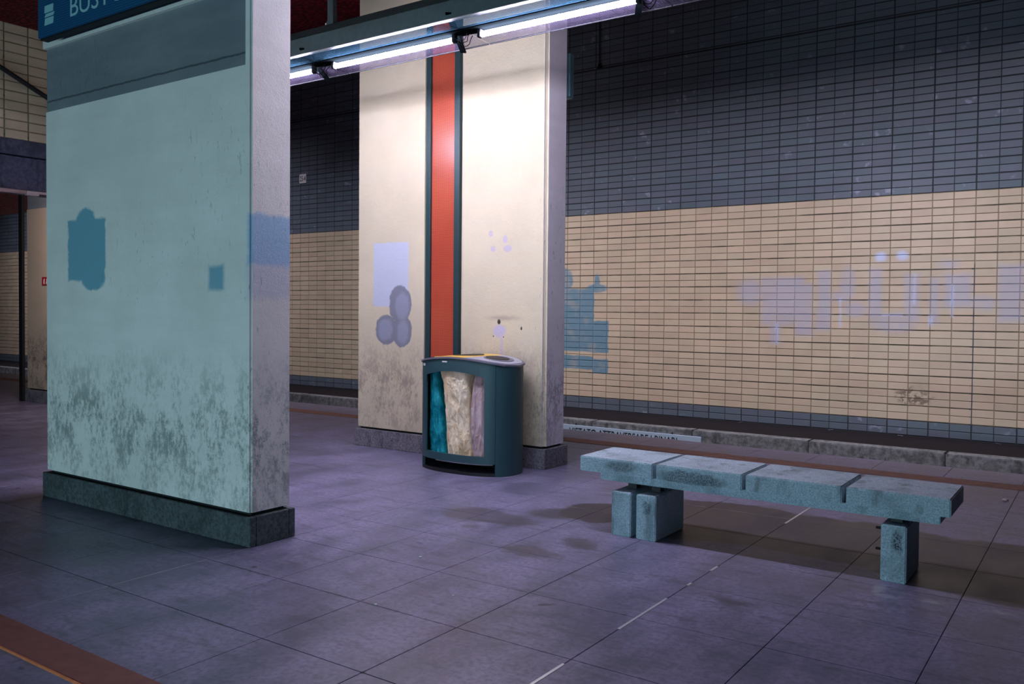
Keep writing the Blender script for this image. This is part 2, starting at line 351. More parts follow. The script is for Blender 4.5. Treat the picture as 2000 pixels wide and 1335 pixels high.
def wloc(o):
    v = Vector((0, 0, 0))
    while o: v += o.location; o = o.parent
    return v
def tube_between(bm, a, b, r, n=12):
    a = Vector(a); b = Vector(b); d = (b-a).normalized(); s = d.orthogonal().normalized(); q = d.cross(s)
    ra = [bm.verts.new(a+r*(math.cos(k*2*math.pi/n)*s+math.sin(k*2*math.pi/n)*q)) for k in range(n)]
    rb = [bm.verts.new(b+r*(math.cos(k*2*math.pi/n)*s+math.sin(k*2*math.pi/n)*q)) for k in range(n)]
    for k in range(n): bm.faces.new((ra[k], ra[(k+1) % n], rb[(k+1) % n], rb[k]))
    bm.faces.new(ra); bm.faces.new(rb[::-1])
def path_tube(name, pts, r, mat, parent=None, n=8):
    bm = bmesh.new(); rings = []
    o = Vector(pts[0]); pl = wloc(parent)
    for i, p in enumerate(pts):
        p = Vector(p); a = Vector(pts[max(0, i-1)]); b = Vector(pts[min(len(pts)-1, i+1)]); d = (b-a).normalized()
        s = d.cross(Vector((0, .98, .2)) if abs(d.y) < .9 else Vector((1, 0, 0))).normalized(); q = d.cross(s)
        rings.append([bm.verts.new(p-o+r*(math.cos(k*2*math.pi/n)*s+math.sin(k*2*math.pi/n)*q)) for k in range(n)])
    for A, Bq in zip(rings, rings[1:]):
        for k in range(n): bm.faces.new((A[k], A[(k+1) % n], Bq[(k+1) % n], Bq[k]))
    bm.faces.new(rings[0]); bm.faces.new(rings[-1][::-1])
    return link(name, bm, mat, parent, None, tuple(o-pl), True)
def text_obj(name, s, x0, z0, w, h, y, mat, parent=None, depth=.003):
    """upright flat lettering facing -Y: left edge x0, baseline z0, overall size w x h"""
    cu = bpy.data.curves.new(name, 'FONT'); cu.body = s; cu.extrude = .02; cu.resolution_u = 4
    tmp = bpy.data.objects.new(name, cu); C.objects.link(tmp); bpy.context.view_layer.update()
    me = bpy.data.meshes.new_from_object(tmp.evaluated_get(bpy.context.evaluated_depsgraph_get()))
    bpy.data.objects.remove(tmp); bpy.data.curves.remove(cu)
    xs = [v.co.x for v in me.vertices]; ys = [v.co.y for v in me.vertices]
    ax, bxm, ay, by = min(xs), max(xs), min(ys), max(ys)
    for v in me.vertices:
        X, Y, Z = v.co; v.co = ((X-ax)/(bxm-ax)*w, -(Z/.02)*depth/2, (Y-ay)/(by-ay)*h)
    me.materials.clear(); me.materials.append(mat)
    o = bpy.data.objects.new(name, me); C.objects.link(o); pl = wloc(parent)
    o.location = Vector((x0, y, z0))-pl; o.parent = parent
    return o

# ------------------------------------------------------------ FLOOR
bm = bmesh.new(); bx(bm, -32, 4, 1.3, 9.1, -.30, -.008)
fl = link('floor', bm, M_JOINT, None, 'structure')
FX, FP = -1.825, .6095; FY, FQ = 3.077, .6035
y_rows = []
y = FY-3*FQ
while y < 9.1: y_rows.append(y); y += FQ
def slab_mesh(w, d):
    bm = bmesh.new(); h = .0016; b = .0014
    def ring(ix, z): return [bm.verts.new((sx*(w/2-h-ix), sy*(d/2-h-ix), z)) for sx, sy in ((-1, -1), (1, -1), (1, 1), (-1, 1))]
    r = [ring(0, -.008), ring(0, -b), ring(b, 0)]
    for A, Bq in zip(r, r[1:]):
        for k in range(4): bm.faces.new((A[k], A[(k+1) % 4], Bq[(k+1) % 4], Bq[k]))
    bm.faces.new(r[-1]); bmesh.ops.recalc_face_normals(bm, faces=bm.faces)
    me = bpy.data.meshes.new('slab'); bm.to_mesh(me); bm.free(); me.materials.append(M_FLOOR); return me
SL = {}
cells = []
for j, y0 in enumerate(y_rows):
    y1 = min(y0+FQ, 9.1); y0c = max(y0, 1.3)
    for i in range(-50, 10):
        x0 = FX+i*FP; x1 = x0+FP
        if x1 > 4 or x0 < -32: continue
        c = ((x0+x1)/2, (y0c+y1)/2, 0); p = px(c)
        vis = p and -150 < p[0] < 2150 and p[1] < 1480
        cells.append((0 if not vis else 1/p[2]**3, c, round(x1-x0, 4), round(y1-y0c, 4)))
cells.sort(key=lambda q: -q[0])
stuff = bmesh.new()
for k, (s, c, w, d) in enumerate(cells):
    if s > 0 and k < 290:
        if (w, d) not in SL: SL[(w, d)] = slab_mesh(w, d)
        o = bpy.data.objects.new('floor_slab', SL[(w, d)]); C.objects.link(o); o.parent = fl; o.location = c
        o.rotation_euler = (random.uniform(-.0006, .0006), random.uniform(-.0006, .0006), 0)
    else:
        g = .0022; bx(stuff, c[0]-w/2+g, c[0]+w/2-g, c[1]-d/2+g, c[1]+d/2-g, -.008, 0)
o = link('floor_slabs', stuff, M_FLOOR, fl, 'stuff')
# expansion strip and safety stripes laid on the slabs
for k, (a, b) in enumerate(((1.9, 3.02), (3.50, 4.02), (4.28, 4.33), (4.60, 4.70), (5.95, 6.60), (8.35, 8.5))):
    box_obj('joint_strip', (-1.832, -1.818, a, b, 0, .0015), M_METALSTRIP, fl)
def stripe(name, y0, y1, mat, z=.003):
    bm = bmesh.new(); n = 60; x0, x1 = -32, 4; rnd = random.Random(int(y0*100))
    top = []; 
    for i in range(n+1):
        x = x0+(x1-x0)*i/n; top.append((bm.verts.new((x, y0+rnd.uniform(-.006, .006), z)), bm.verts.new((x, y1+rnd.uniform(-.006, .006), z)), bm.verts.new((x, y0, 0)), bm.verts.new((x, y1, 0))))
    for A, Bq in zip(top, top[1:]):
        bm.faces.new((A[0], A[1], Bq[1], Bq[0])); bm.faces.new((A[0], Bq[0], Bq[2], A[2])); bm.faces.new((A[1], A[3], Bq[3], Bq[1]))
    return link(name, bm, mat, fl)
stripe('safety_stripe', 1.762, 1.945, M_STRIP); stripe('safety_stripe', 1.748, 1.762, M_STRIPB, .004)
stripe('safety_stripe', 8.235, 8.48, M_STRIPF)

# ------------------------------------------------------------ TRACK TRENCH, KERB, WALLS, CEILING
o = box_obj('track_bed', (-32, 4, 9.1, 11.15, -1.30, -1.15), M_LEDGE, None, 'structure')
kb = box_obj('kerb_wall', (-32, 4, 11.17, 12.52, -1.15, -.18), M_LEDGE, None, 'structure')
x = -31.4
blk = None
while x < 3.5:
    bm_x1 = x+1.56
    if blk is None:
        o = box_obj('kerb_block', (x, bm_x1, 11.13, 11.36, -1.15, -.172), M_KERB, kb, bev=.012); blk = o
        o.location = Vector(((x+bm_x1)/2, 11.245, -1.15))-wloc(kb)
    else:
        o = blk.copy(); C.objects.link(o); o.location = Vector(((x+bm_x1)/2, 11.245+random.uniform(-.003, .003), -1.15))-wloc(kb)
    x += 1.57
bm = bmesh.new(); bx(bm, -32, 4, 12.4865, 12.8, -.2, 6.95)
wb = link('wall_back', bm, M_MORT, None, 'structure')
def tile_bm(bm, cx, cz, w, h, y=12.48, dep=.014, b=.0025, axis=0, X=0):
    def V(u, z, d): return bm.verts.new((u, y+d, z)) if axis == 0 else bm.verts.new((X-d, u, z))
    def ring(ix, d): return [V(cx+sx*(w/2-ix), cz+sz*(h/2-ix), d) for sx, sz in ((-1, -1), (1, -1), (1, 1), (-1, 1))]
    r = [ring(0, dep), ring(0, b), ring(b, 0)]
    for A, Bq in zip(r, r[1:]):
        for k in range(4): bm.faces.new((A[k], A[(k+1) % 4], Bq[(k+1) % 4], Bq[k]))
    bm.faces.new(r[-1])
TW, TH = PW-.012, PH-.0125
bm = bmesh.new(); tile_bm(bm, 0, 0, TW, TH, 0); bmesh.ops.recalc_face_normals(bm, faces=bm.faces)
TME = bpy.data.meshes.new('wall_tile'); bm.to_mesh(TME); bm.free(); TME.materials.append(M_TILE)
tl = []
for i in range(-95, 46):
    for j in range(-2, 69):
        grey = not (0 <= j < 30)
        cx = XJ+(i+.5)*PW+((.002 if i % 2 == 0 else -.002) if grey else 0)
        cz = ZB+(j+.5)*PH+(.002 if j % 2 == 0 else -.002)
        if cx > 3.8 or cx < -31.6: continue
        p = px((cx, 12.48, cz)); s = 0
        if p and p[0] < 2010 and -10 < p[1] < 1335 and (p[0] > 1105 or 570 < p[0] < 698 or p[0] < 50): s = 1/p[2]**3*(abs(cx)+12.5)
        if p and p[1] < 60: s *= .5
        tl.append((s, cx, cz))
tl.sort(key=lambda q: -q[0])
stuff = bmesh.new()
for k, (s, cx, cz) in enumerate(tl):
    dy = random.uniform(-.0015, .0015)
    if k < 298:
        o = bpy.data.objects.new('wall_tile', TME); C.objects.link(o); o.parent = wb; o.location = (cx, 12.48+dy, cz)
    else: tile_bm(stuff, cx, cz, TW, TH, 12.48+dy)
link('wall_tiles', stuff, M_TILE, wb, 'stuff')

bm = bmesh.new(); bx(bm, -32, 4, -1, 12.8, 6.95, 7.1)
link('ceiling', bm, M_REDC, None, 'structure')
# low ceiling of the passage beyond the cross wall
bm = bmesh.new(); bx(bm, -32, -11.0, 1.3, 9.0, 3.40, 3.6)
link('ceiling_low', bm, M_REDC, None, 'structure')

# cross wall carried over the platform, tiled above, concrete band below
LX = -9.5
bm = bmesh.new(); bx(bm, LX-.4, LX-.013, 3.4, 7.3, 3.2, 4.40)
wl = link('wall_left', bm, M_MORT_L, None, 'structure')
box_obj('lintel_beam', (LX-.42, LX+.01, 3.4, 7.3, 3.04, 3.2), M_CONC, wl)
box_obj('lintel_beam', (LX-.42, LX-.01, 3.4, 7.3, 2.675, 3.025), M_CONC, wl)
bm = bmesh.new(); tile_bm(bm, 0, 0, .226, .087, 0, axis=1, X=0); bmesh.ops.recalc_face_normals(bm, faces=bm.faces)
LME = bpy.data.meshes.new('wall_tile'); bm.to_mesh(LME); bm.free(); LME.materials.append(M_TILE_L)
for i in range(-4, 11):
    for j in range(12):
        o = bpy.data.objects.new('wall_tile', LME); C.objects.link(o); o.parent = wl
        o.location = (LX+random.uniform(0, .002), 4.394+.2425*(i+.5), 3.2+.1*(j+.5))

# ------------------------------------------------------------ PILLARS
def pillar_core(t, x0, x1, y0, y1, slabs, endm=M_PLINTH):
    box_obj('core', (x0+.03, x1-.03, y0+.03, y1-.03, 0, .215), M_CORE, t)
    # plinth slabs round the foot
    pz = .183
    n = len(slabs)
    for side, (ya, yb) in (('f', (y0-.022, y0+.028)), ('b', (y1-.028, y1+.022))):
        xs = [x0-.022]+slabs+[x1+.022]
        for a, b in zip(xs, xs[1:]):
            box_obj('plinth_slab', (a+.0015, b-.0015, ya, yb, 0, pz), endm, t, bev=.004, seg=1)
    for xa, xb in ((x0-.022, x0+.028), (x1-.028, x1+.022)):
        box_obj('plinth_slab', (xa, xb, y0+.0295, y1-.0295, 0, pz), endm, t, bev=.004, seg=1)
def ring_shaft(t, name, x0, x1, y0, y1, z0, z1, mat, bev=.016):
    bm = bmesh.new(); cx, cy = (x0+x1)/2, (y0+y1)/2; bx(bm, x0-cx, x1-cx, y0-cy, y1-cy, 0, z1-z0)
    es = [e for e in bm.edges if abs(e.verts[0].co.z-e.verts[1].co.z) > .01]
    bmesh.ops.bevel(bm, geom=es, offset=bev, segments=3, affect='EDGES')
    return link(name, bm, mat, t, None, tuple(Vector((cx, cy, z0))-wloc(t)))

M_PLINTHD = stone('plinth_stone_dark', (.035, .05, .055), (.12, .145, .15), 45, .6)
t1 = thing('pillar', 'wide white plastered pillar with blue paint patches under the blue sign', 'pillar', (-5.48, 3.55, 0))
pillar_core(t1, -6.69, -4.28, 3.39, 3.70, [-5.72, -4.98], M_PLINTHD)
ring_shaft(t1, 'shaft', -6.69, -4.28, 3.39, 3.70, .205, 2.92, M_LEFT, .012)
# recessed grey band, white margin at its right, ledge above
box_obj('grey_band', (-6.685, -4.345, 3.403, 3.69, 2.92, 3.395), M_BAND, t1)
ring_shaft(t1, 'band_margin', -4.345, -4.28, 3.39, 3.70, 2.92, 6.949, M_LEFT, .012)
box_obj('pale_ledge', (-6.69, -4.3455, 3.372, 3.69, 3.395, 3.455), M_PALE, t1, bev=.004)
box_obj('upper_shaft', (-6.685, -4.3455, 3.39, 3.69, 3.456, 6.949), M_GREENW, t1)

t2 = thing('pillar', 'cream plastered pillar in two halves beside the red panel, behind the bin', 'pillar', (-5.43, 6.82, 0))
pillar_core(t2, -6.63, -4.245, 6.64, 7.0, [-5.9, -5.35, -4.75])
ring_shaft(t2, 'shaft', -6.63, -5.675, 6.64, 7.0, .205, 6.949, M_MID, .02)
ring_shaft(t2, 'shaft', -5.245, -4.245, 6.64, 7.0, .205, 6.949, M_MID, .03)
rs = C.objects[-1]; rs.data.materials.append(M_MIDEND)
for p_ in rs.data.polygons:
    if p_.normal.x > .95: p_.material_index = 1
box_obj('red_panel', (-5.615, -5.315, 6.655, 6.985, .2155, 6.949), M_REDP, t2)
for a, b in ((-5.675, -5.6155), (-5.3145, -5.2455)):
    box_obj('panel_frame', (a, b, 6.628, 6.99, .2155, 6.949), M_DKTEAL, t2, bev=.004, seg=1)
# slim box on the rear of the pillar, and lamp-black conduit
tb = box_obj('junction_box', (-4.42, -4.233, 7.001, 7.09, 3.455, 3.875), M_STEELBOX, None, bev=.012)
tag(tb, 'slim blue-grey metal box fixed behind the right edge of the cream pillar', 'box')

t3 = thing('pillar', 'dim far cream pillar seen at the left edge of the view', 'pillar', (-12.4, 6.8, 0))
pillar_core(t3, -13.64, -11.28, 6.62, 6.98, [-12.9, -12.1])
ring_shaft(t3, 'shaft', -13.64, -11.28, 6.62, 6.98, .205, 2.92, M_THIRD)
box_obj('grey_band', (-13.635, -11.285, 6.635, 6.97, 2.92, 3.399), M_BAND, t3)
pp = box_obj('dark_post', (-13.76, -13.66, 6.56, 6.60, 0, 3.39), M_BLACK, None); tag(pp, 'thin dark post standing at the left edge of the far pillar', 'post')
s = thing('fire_sign', 'small red fire equipment sign on the dim far pillar', 'sign', (-13.07, 6.612, 1.76))
box_obj('sign_plate', (-13.17, -12.97, 6.612, 6.6195, 1.765, 1.89), M_REDS, s)
bm = bmesh.new(); bx(bm, -.012, .012, -.003, 0, 0, .06, .003, 1); bx(bm, -.004, .014, -.003, 0, .06, .078); o = link('pictogram', bm, M_WHITE, s, None, (-.035, 0, .025))
bm = bmesh.new(); bx(bm, -.02, .02, -.003, 0, 0, .03, 0); bx(bm, -.007, .007, -.003, 0, .03, .075); o = link('pictogram', bm, M_WHITE, s, None, (.04, 0, .025))

# ------------------------------------------------------------ BLUE STATION SIGN
sg = thing('station_sign', 'blue station name sign with pale lettering above the white pillar', 'sign', (-4.9, 3.24, 3.372))
box_obj('sign_panel', (-6.41, -3.6, 3.20, 3.27, 3.38, 3.86), M_BLUE, sg)
box_obj('sign_rail', (-6.41, -3.6, 3.215, 3.27, 3.37, 3.3798), M_BLACK, sg)
for xx in (-6.1, -5.0, -4.4): box_obj('bracket', (xx-.02, xx+.02, 3.2705, 3.4095, 3.5, 3.54), M_BLACK, sg)
text_obj('lettering', 'BUSTO', -5.965, 3.452, .665, .135, 3.197, M_LETTER, sg)
for k, (za, zb, sk) in enumerate(((0, .048, .008), (.056, .078, .02), (.086, .137, .004))):
    bm = bmesh.new()
    q = [(0, za), (.118, za+.0), (.118+sk, zb), (0+sk, zb)]
    f = [bm.verts.new((x, -.003, z)) for x, z in q]; g = [bm.verts.new((x, 0, z)) for x, z in q]
    bm.faces.new(f); bm.faces.new(g[::-1])
    for i in range(4): bm.faces.new((f[i], f[(i+1) % 4], g[(i+1) % 4], g[i]))
    link('logo_bar', bm, M_LETTER, sg, None, tuple(Vector((-6.315, 3.1995, 3.455))-wloc(sg)))

# ------------------------------------------------------------ LIGHT FIXTURE
BX0, BX1 = -16, 1.0
beam = thing('light_rail', 'long dark steel rail carrying the strip lights above the platform', 'rail', (-4.5, 4.76, 3.42))
box_obj('rail_body', (-8.4, BX1, 4.695, 4.751, 3.463, 3.592), M_BEAM, beam, bev=.004, seg=1)
box_obj('top_flange', (-8.4, BX1, 4.70, 4.751, 3.5905, 3.643), M_BLACK, beam)
for hx in (-8.0, -5.005, -2.0):
    bm = bmesh.new(); bx(bm, -.022, .022, -.015, .015, .20, 3.50); bx(bm, -.035, .035, -.025, .025, .0, .03); bx(bm, -.03, .03, -.02, .02, .03, .2)
    link('hanger', bm, M_BEAM, beam, None, tuple(Vector((hx, 4.728, 3.6435))-wloc(beam)))
    bm = bmesh.new(); bmesh.ops.create_icosphere(bm, subdivisions=1, radius=.012); link('bolt', bm, M_WHITE, beam, None, tuple(Vector((hx-.05, 4.715, 3.655))-wloc(beam)))
PT = 1.484
names = {0: 'lit fluorescent strip light nearest the right, above the tops of the cream pillar', 1: 'lit fluorescent strip light in front of the red panel',
         2: 'lit fluorescent strip light disappearing behind the white pillar', 3: 'unlit strip light at the left end of the rail, behind the white pillar', -1: 'unlit strip light beyond the right end of the lit ones', -2: 'unlit strip light at the far right end of the rail'}
def perf_plate(y0, y1, z0, z1, w):
    bm = bmesh.new(); v = [bm.verts.new(p) for p in ((0, y0, z0), (w, y0, z0), (w, y1, z1), (0, y1, z1))]; bm.faces.new(v); return bm
for k in (-2, -1, 0, 1, 2, 3):
    x1 = -2.41-k*PT; x0 = x1-PT+.01
    f = thing('strip_light', names[k], 'light', (x0, 4.97, 3.40), 'strip lights on the overhead rail' )
    fo = wloc(f)
    def lo(p): return tuple(Vector(p)-fo)
    # perforated reflector: a near slope, a narrow solid batten above the tube, a far wing
    link('reflector', perf_plate(4.70-4.97, 4.90-4.97, .052, .060, x1-x0), M_REFN, f)
    link('reflector', perf_plate(5.03-4.97, 5.262-4.97, .060, .050, x1-x0), M_REFL, f)
    box_obj('batten', (x0, x1, 4.90, 5.03, 3.455, 3.475), M_STRAP, f)
    box_obj('reflector_edge', (x0, x1, 5.262, 5.268, 3.444, 3.454), M_DULL, f)
    ta, tb_ = x0+.115, x1-.078
    bm = bmesh.new(); tube_between(bm, (ta+.03, 4.97, 3.418), (tb_-.03, 4.97, 3.418), .019)
    o = link('tube', bm, M_TUBE if 0 <= k < 3 else M_OLDTUBE, f, None, tuple(-fo), True)
    for a in (ta, tb_-.03):
        bm = bmesh.new(); bx(bm, a, a+.03, 4.95, 4.99, 3.395, 3.455, .005, 1); link('tube_holder', bm, M_DULL, f, None, tuple(-fo))
    # tie strap crossing under the trough, from rail to far wing
    bm = bmesh.new(); a = Vector((x1+.08, 4.685, 3.50)); b = Vector((x1-.25, 5.275, 3.430)); d = (b-a).normalized(); s_ = Vector((1, 0, 0)); s_ = (s_-s_.dot(d)*d).normalized(); n_ = d.cross(s_)
    vv = [bm.verts.new(p+s_*i*.022+n_*j*.006) for p in (a, b) for i in (-1, 1) for j in (-1, 1)]
    for q in ((0, 1, 3, 2), (4, 6, 7, 5), (0, 4, 5, 1), (2, 3, 7, 6), (0, 2, 6, 4), (1, 5, 7, 3)): bm.faces.new([vv[i] for i in q])
    link('strap', bm, M_STRAP, beam, None, tuple(-wloc(beam)))
    # loose wires at the joint
    rnd = random.Random(k+9)
    for w in range(3):
        pts = []
        for i in range(9):
            u = i/8; pts.append((x1-.10+.14*u, 4.95+rnd.uniform(-.015, .015)+w*.03, 3.447-.05*math.sin(u*math.pi)*(1+w*.3)+rnd.uniform(-.006, .006)))
        path_tube('wire', pts, .0028, M_STRAP if w else M_DULL, f, 5)
# a cable tray higher up, parallel to the rail


# ------------------------------------------------------------ THINGS ON THE CROSS WALL AND TRACK WALL
def catenary(a, b, sag, n=24):
    a = Vector(a); b = Vector(b); return [tuple(a.lerp(b, i/n)-Vector((0, 0, 4*sag*(i/n)*(1-i/n)))) for i in range(n+1)]
o = path_tube('cable', catenary((-31, 12.455, 5.37), (3.5, 12.455, 5.41), .0), .011, M_BLACK); tag(o, 'thin black cable running level along the upper track wall', 'cable')
o = path_tube('drop_wire', [(-6.97, 12.458, 6.9), (-6.972, 12.458, 6.3), (-6.965, 12.456, 5.8), (-6.968, 12.456, 5.46)], .010, M_BLACK); tag(o, 'black wire dropping to the level cable on the upper wall', 'wire')
bm = bmesh.new(); bmesh.ops.create_cone(bm, segments=10, radius1=.045, radius2=.012, depth=.1, cap_ends=True); link('clamp', bm, M_BLACK, o, None, (.005, -.002, -1.445))
p = thing('number_plate', 'small white number plate on the grey tiles in the gap between pillars', 'sign', (-14.05, 12.47, 4.09))
box_obj('plate', (-14.16, -13.95, 12.462, 12.474, 4.09, 4.28), M_WHITE, p)
text_obj('lettering', '25-4', -14.14, 4.13, .17, .11, 12.46, M_INK, p)
rd = path_tube('brace_rod', [(LX+.03, 3.75, 4.135), (LX+.06, 4.2, 3.965), (LX+.06, 4.8, 3.69), (LX+.03, 5.1, 3.555)], .026, M_BLACK)
tag(rd, 'black rod slanting across the tiled cross wall at upper left', 'rod')
dl = thing('dead_strip_light', 'old unlit fluorescent tube under the concrete lintel at far left', 'light', (LX+.03, 4.3, 2.62))
bm = bmesh.new(); tube_between(bm, (0, -.9, 0.035), (0, .285, .035), .022); link('tube', bm, M_OLDTUBE, dl, None, None, True)
bm = bmesh.new(); bx(bm, -.03, .03, .29, .42, .005, .0545, .008, 1); bx(bm, -.012, .012, .42, .52, .03, .0545); link('tube_holder', bm, M_OLDTUBE, dl)
bm = bmesh.new(); bx(bm, -.03, .03, -1.0, -.905, .005, .0545, .008, 1); link('tube_holder', bm, M_OLDTUBE, dl)

ks = thing('warning_sign', 'pale blue warning board with black capitals along the track kerb', 'sign', (-5.7, 11.12, -.42))
box_obj('board', (-7.3, -4.57, 11.105, 11.128, -.42, -.25), M_SIGNW, ks, bev=.003, seg=1)
text_obj('lettering', 'VIETATO ATTRAVERSARE I BINARI', -6.655, -.385, 1.735, .098, 11.103, M_INK, ks)
for xx in (-6.55, -5.0):
    bm = bmesh.new(); bx(bm, -.008, .008, 0, .01, 0, .03, .003, 1); link('clip', bm, M_BLACK, ks, None, tuple(Vector((xx, 11.115, -.25))-wloc(ks)))

# ------------------------------------------------------------ BENCH
be = thing('bench', 'low granite slab bench on stubby stone legs on the platform', 'bench', (-1.79, 5.22, 0))
ZS = .487
xs = [(-2.905, -2.375), (-2.352, -1.795), (-1.772, -1.222), (-1.198, -.672)]
for k, (a, b) in enumerate(xs):
    box_obj('seat_slab', (a, b, 4.99+random.uniform(-.002, .002), 5.455, .388, ZS+random.uniform(-.001, .001)), M_BENCH, be, bev=.006)
box_obj('support_beam', (-2.775, -.728, 5.035, 5.41, .335, .3875), M_BENCH, be, bev=.004)
for k, b in enumerate(((-2.652, -2.512, 4.965, 5.39), (-2.475, -2.337, 4.965, 5.40), (-1.012, -.882, 4.985, 5.36))):
    o = box_obj('leg', (*b, 0, .285 if k < 2 else .31), M_BENCH, be, bev=.006)
for xx, y0, y1, z0 in ((-2.58, 5.12, 5.18, .286), (-2.41, 5.12, 5.18, .286), (-.95, 5.08, 5.14, .311), (-.95, 5.25, 5.31, .311), (-2.41, 5.28, 5.33, .286), (-2.58, 5.28, 5.33, .286)):
    box_obj('spacer', (xx-.03, xx+.03, y0, y1, z0-.0005, .3352), M_BLACK, be)
for zz in (.27, .155):
    bm = bmesh.new(); tube_between(bm, (-.04, 0, 0), (0, 0, 0), .007, 8); link('bolt', bm, M_BLACK, be, None, tuple(Vector((-1.0115, 5.06, zz))-wloc(be)))

# ------------------------------------------------------------ LITTER BIN
CX, CYB, RA, RB, NE = -4.80, 6.275, .505, .305, 2.4
def front_y(x, off=0):
    u = min(1, abs(x-CX)/(RA-off)); return CYB-(RB-off)*(max(0, 1-u**NE))**(1/NE)
def sup(th, off=0):
    c, s = math.cos(th), math.sin(th)
    return CX+(RA-off)*math.copysign(abs(c)**(2/NE), c), CYB+(RB-off)*math.copysign(abs(s)**(2/NE), s)
def ztop(x): return .962+.062*(1-((x-CX)/RA)**2)
bn = thing('litter_bin', 'dark green oval recycling bin with a windowed front before the pillar', 'bin', (CX, CYB, 0))
bo = wloc(bn)
def slab_strip(bm, pts_o, pts_i, zb, zt):
    """vertical curved slab between outer and inner plan curves; zb, zt are functions of x"""
    R = []
    for (xo, yo), (xi, yi) in zip(pts_o, pts_i):
        R.append([bm.verts.new((xo-bo.x, yo-bo.y, zb(xo))), bm.verts.new((xo-bo.x, yo-bo.y, zt(xo))), bm.verts.new((xi-bo.x, yi-bo.y, zt(xo))), bm.verts.new((xi-bo.x, yi-bo.y, zb(xo)))])
    for A, Bq in zip(R, R[1:]):
        for k in range(4): bm.faces.new((A[k], A[(k+1) % 4], Bq[(k+1) % 4], Bq[k]))
    bm.faces.new(R[0]); bm.faces.new(R[-1][::-1])
def fstrip(bm, a, b, zb, zt, off=0, th=.02, n=16):
    xs_ = [a+(b-a)*i/n for i in range(n+1)]
    slab_strip(bm, [(x, front_y(x, off)) for x in xs_], [(x, front_y(x, off)+th) for x in xs_], zb, zt)
SL_, SR_ = -5.20, -4.385
# body shell: right end, back, left end
def th_of(x):   # angle on the front side for a given x
    lo, hi = -math.pi, 0
    for _ in range(50):
        m = (lo+hi)/2
        if sup(m)[0] < x: lo = m
        else: hi = m
    return lo
a0 = th_of(SR_); a1 = th_of(SL_)+2*math.pi
ths = [a0+(a1-a0)*i/64 for i in range(65)]
bm = bmesh.new(); slab_strip(bm, [sup(t_) for t_ in ths], [sup(t_, .02) for t_ in ths], lambda x: 0, lambda x: ztop(x)-.004)
link('body', bm, M_BINBODY, bn, None, None, False)
WL, WR = -5.128, -4.472
wt = lambda x: .852+.075*(1-((x-CX)/.36)**2)*.75
bm = bmesh.new()
fstrip(bm, SL_+.004, WL, lambda x: .108, lambda x: ztop(x)-.006)
fstrip(bm, WR, SR_-.003, lambda x: .108, lambda x: ztop(x)-.006)
fstrip(bm, WL, WR, wt, lambda x: ztop(x)-.006)
fstrip(bm, WL, WR, lambda x: .108, lambda x: .172)
dr = link('door', bm, M_BINBODY, bn)
bm = bmesh.new(); fstrip(bm, -4.905, -4.85, lambda x: 0, lambda x: .012, -.004, .005, 4); lp = link('lock_plate', bm, M_WHITE, dr, None, (0, 0, .985))
bm = bmesh.new(); fstrip(bm, SL_+.004, SL_+.045, lambda x: 0, lambda x: .022, -.002, .004, 4); link('sticker', bm, M_WHITE, dr, None, (0, 0, .940))
bm = bmesh.new(); fstrip(bm, -4.98, SR_-.02, lambda x: .100, lambda x: .1065, -.002, .01); link('door_sill', bm, M_GREY, bn)
bm = bmesh.new(); fstrip(bm, SL_-.01, SR_-.003, lambda x: 0, lambda x: .028, .004); link('base_rail', bm, M_BLACK, bn)
bm = bmesh.new(); bx(bm, SL_+.03-bo.x, SR_-.03-bo.x, .03, .05, .028, .93); bx(bm, SL_-bo.x, SR_+.03-bo.x, -.17, .2, .1, .11); link('inner_frame', bm, M_BLACK, bn)
# lid: domed plate, slightly overhanging, with three framed inlets
def lid_plate(name, sc, x0, x1, dz0, dz1, mat, parent, cut=None, cy=0, ry=1.0):
    bm = bmesh.new(); n = 24; R = []
    for i in range(n+1):
        x = x0+(x1-x0)*i/n; u = min(.9999, abs(x-CX)/(RA*sc)); hy = RB*sc*(1-u**NE)**(1/NE)*ry
        row = []
        for yy in (-hy, -hy*.5, 0, hy*.5, hy): row.append((bm.verts.new((x-bo.x, yy+cy, ztop(x)+dz0)), bm.verts.new((x-bo.x, yy+cy, ztop(x)+dz1))))
        R.append(row)
    for A, Bq in zip(R, R[1:]):
        for k in range(4):
            bm.faces.new((A[k][1], A[k+1][1], Bq[k+1][1], Bq[k][1])); bm.faces.new((A[k][0], Bq[k][0], Bq[k+1][0], A[k+1][0]))
        for k in (0, 4): bm.faces.new((A[k][0], A[k][1], Bq[k][1], Bq[k][0]))
    for row in (R[0], R[-1]):
        for k in range(4): bm.faces.new((row[k][0], row[k+1][0], row[k+1][1], row[k][1]))
    bmesh.ops.remove_doubles(bm, verts=bm.verts, dist=.0002)
    return link(name, bm, mat, parent)
lid = lid_plate('lid', 1.03, CX-RA*1.0299, CX+RA*1.0299, -.0035, .012, M_GREY, bn)
def inlet(name, cx, rx, ry, mat, dz):
    bm = bmesh.new(); n = 28; c = bm.verts.new((cx-bo.x, 0, ztop(cx)+dz)); 
    ring = [bm.verts.new((cx+rx*math.cos(i*2*math.pi/n)-bo.x, ry*math.sin(i*2*math.pi/n), ztop(cx+rx*math.cos(i*2*math.pi/n))+dz)) for i in range(n)]
    low = [bm.verts.new(v.co-Vector((0, 0, .004))) for v in ring]
    for i in range(n): bm.faces.new((c, ring[i], ring[(i+1) % n])); bm.faces.new((ring[i], low[i], low[(i+1) % n], ring[(i+1) % n]))
    return link(name, bm, mat, lid)
lid_plate('blue_section', .97, CX-RA*.95, -5.02, .0121, .016, M_NAVY, lid)
lid_plate('yellow_section', .97, -5.02, -4.66, .0121, .018, M_YEL, lid)
lid_plate('pale_section', .97, -4.66, CX+RA*.95, .0121, .016, M_LGREY, lid)
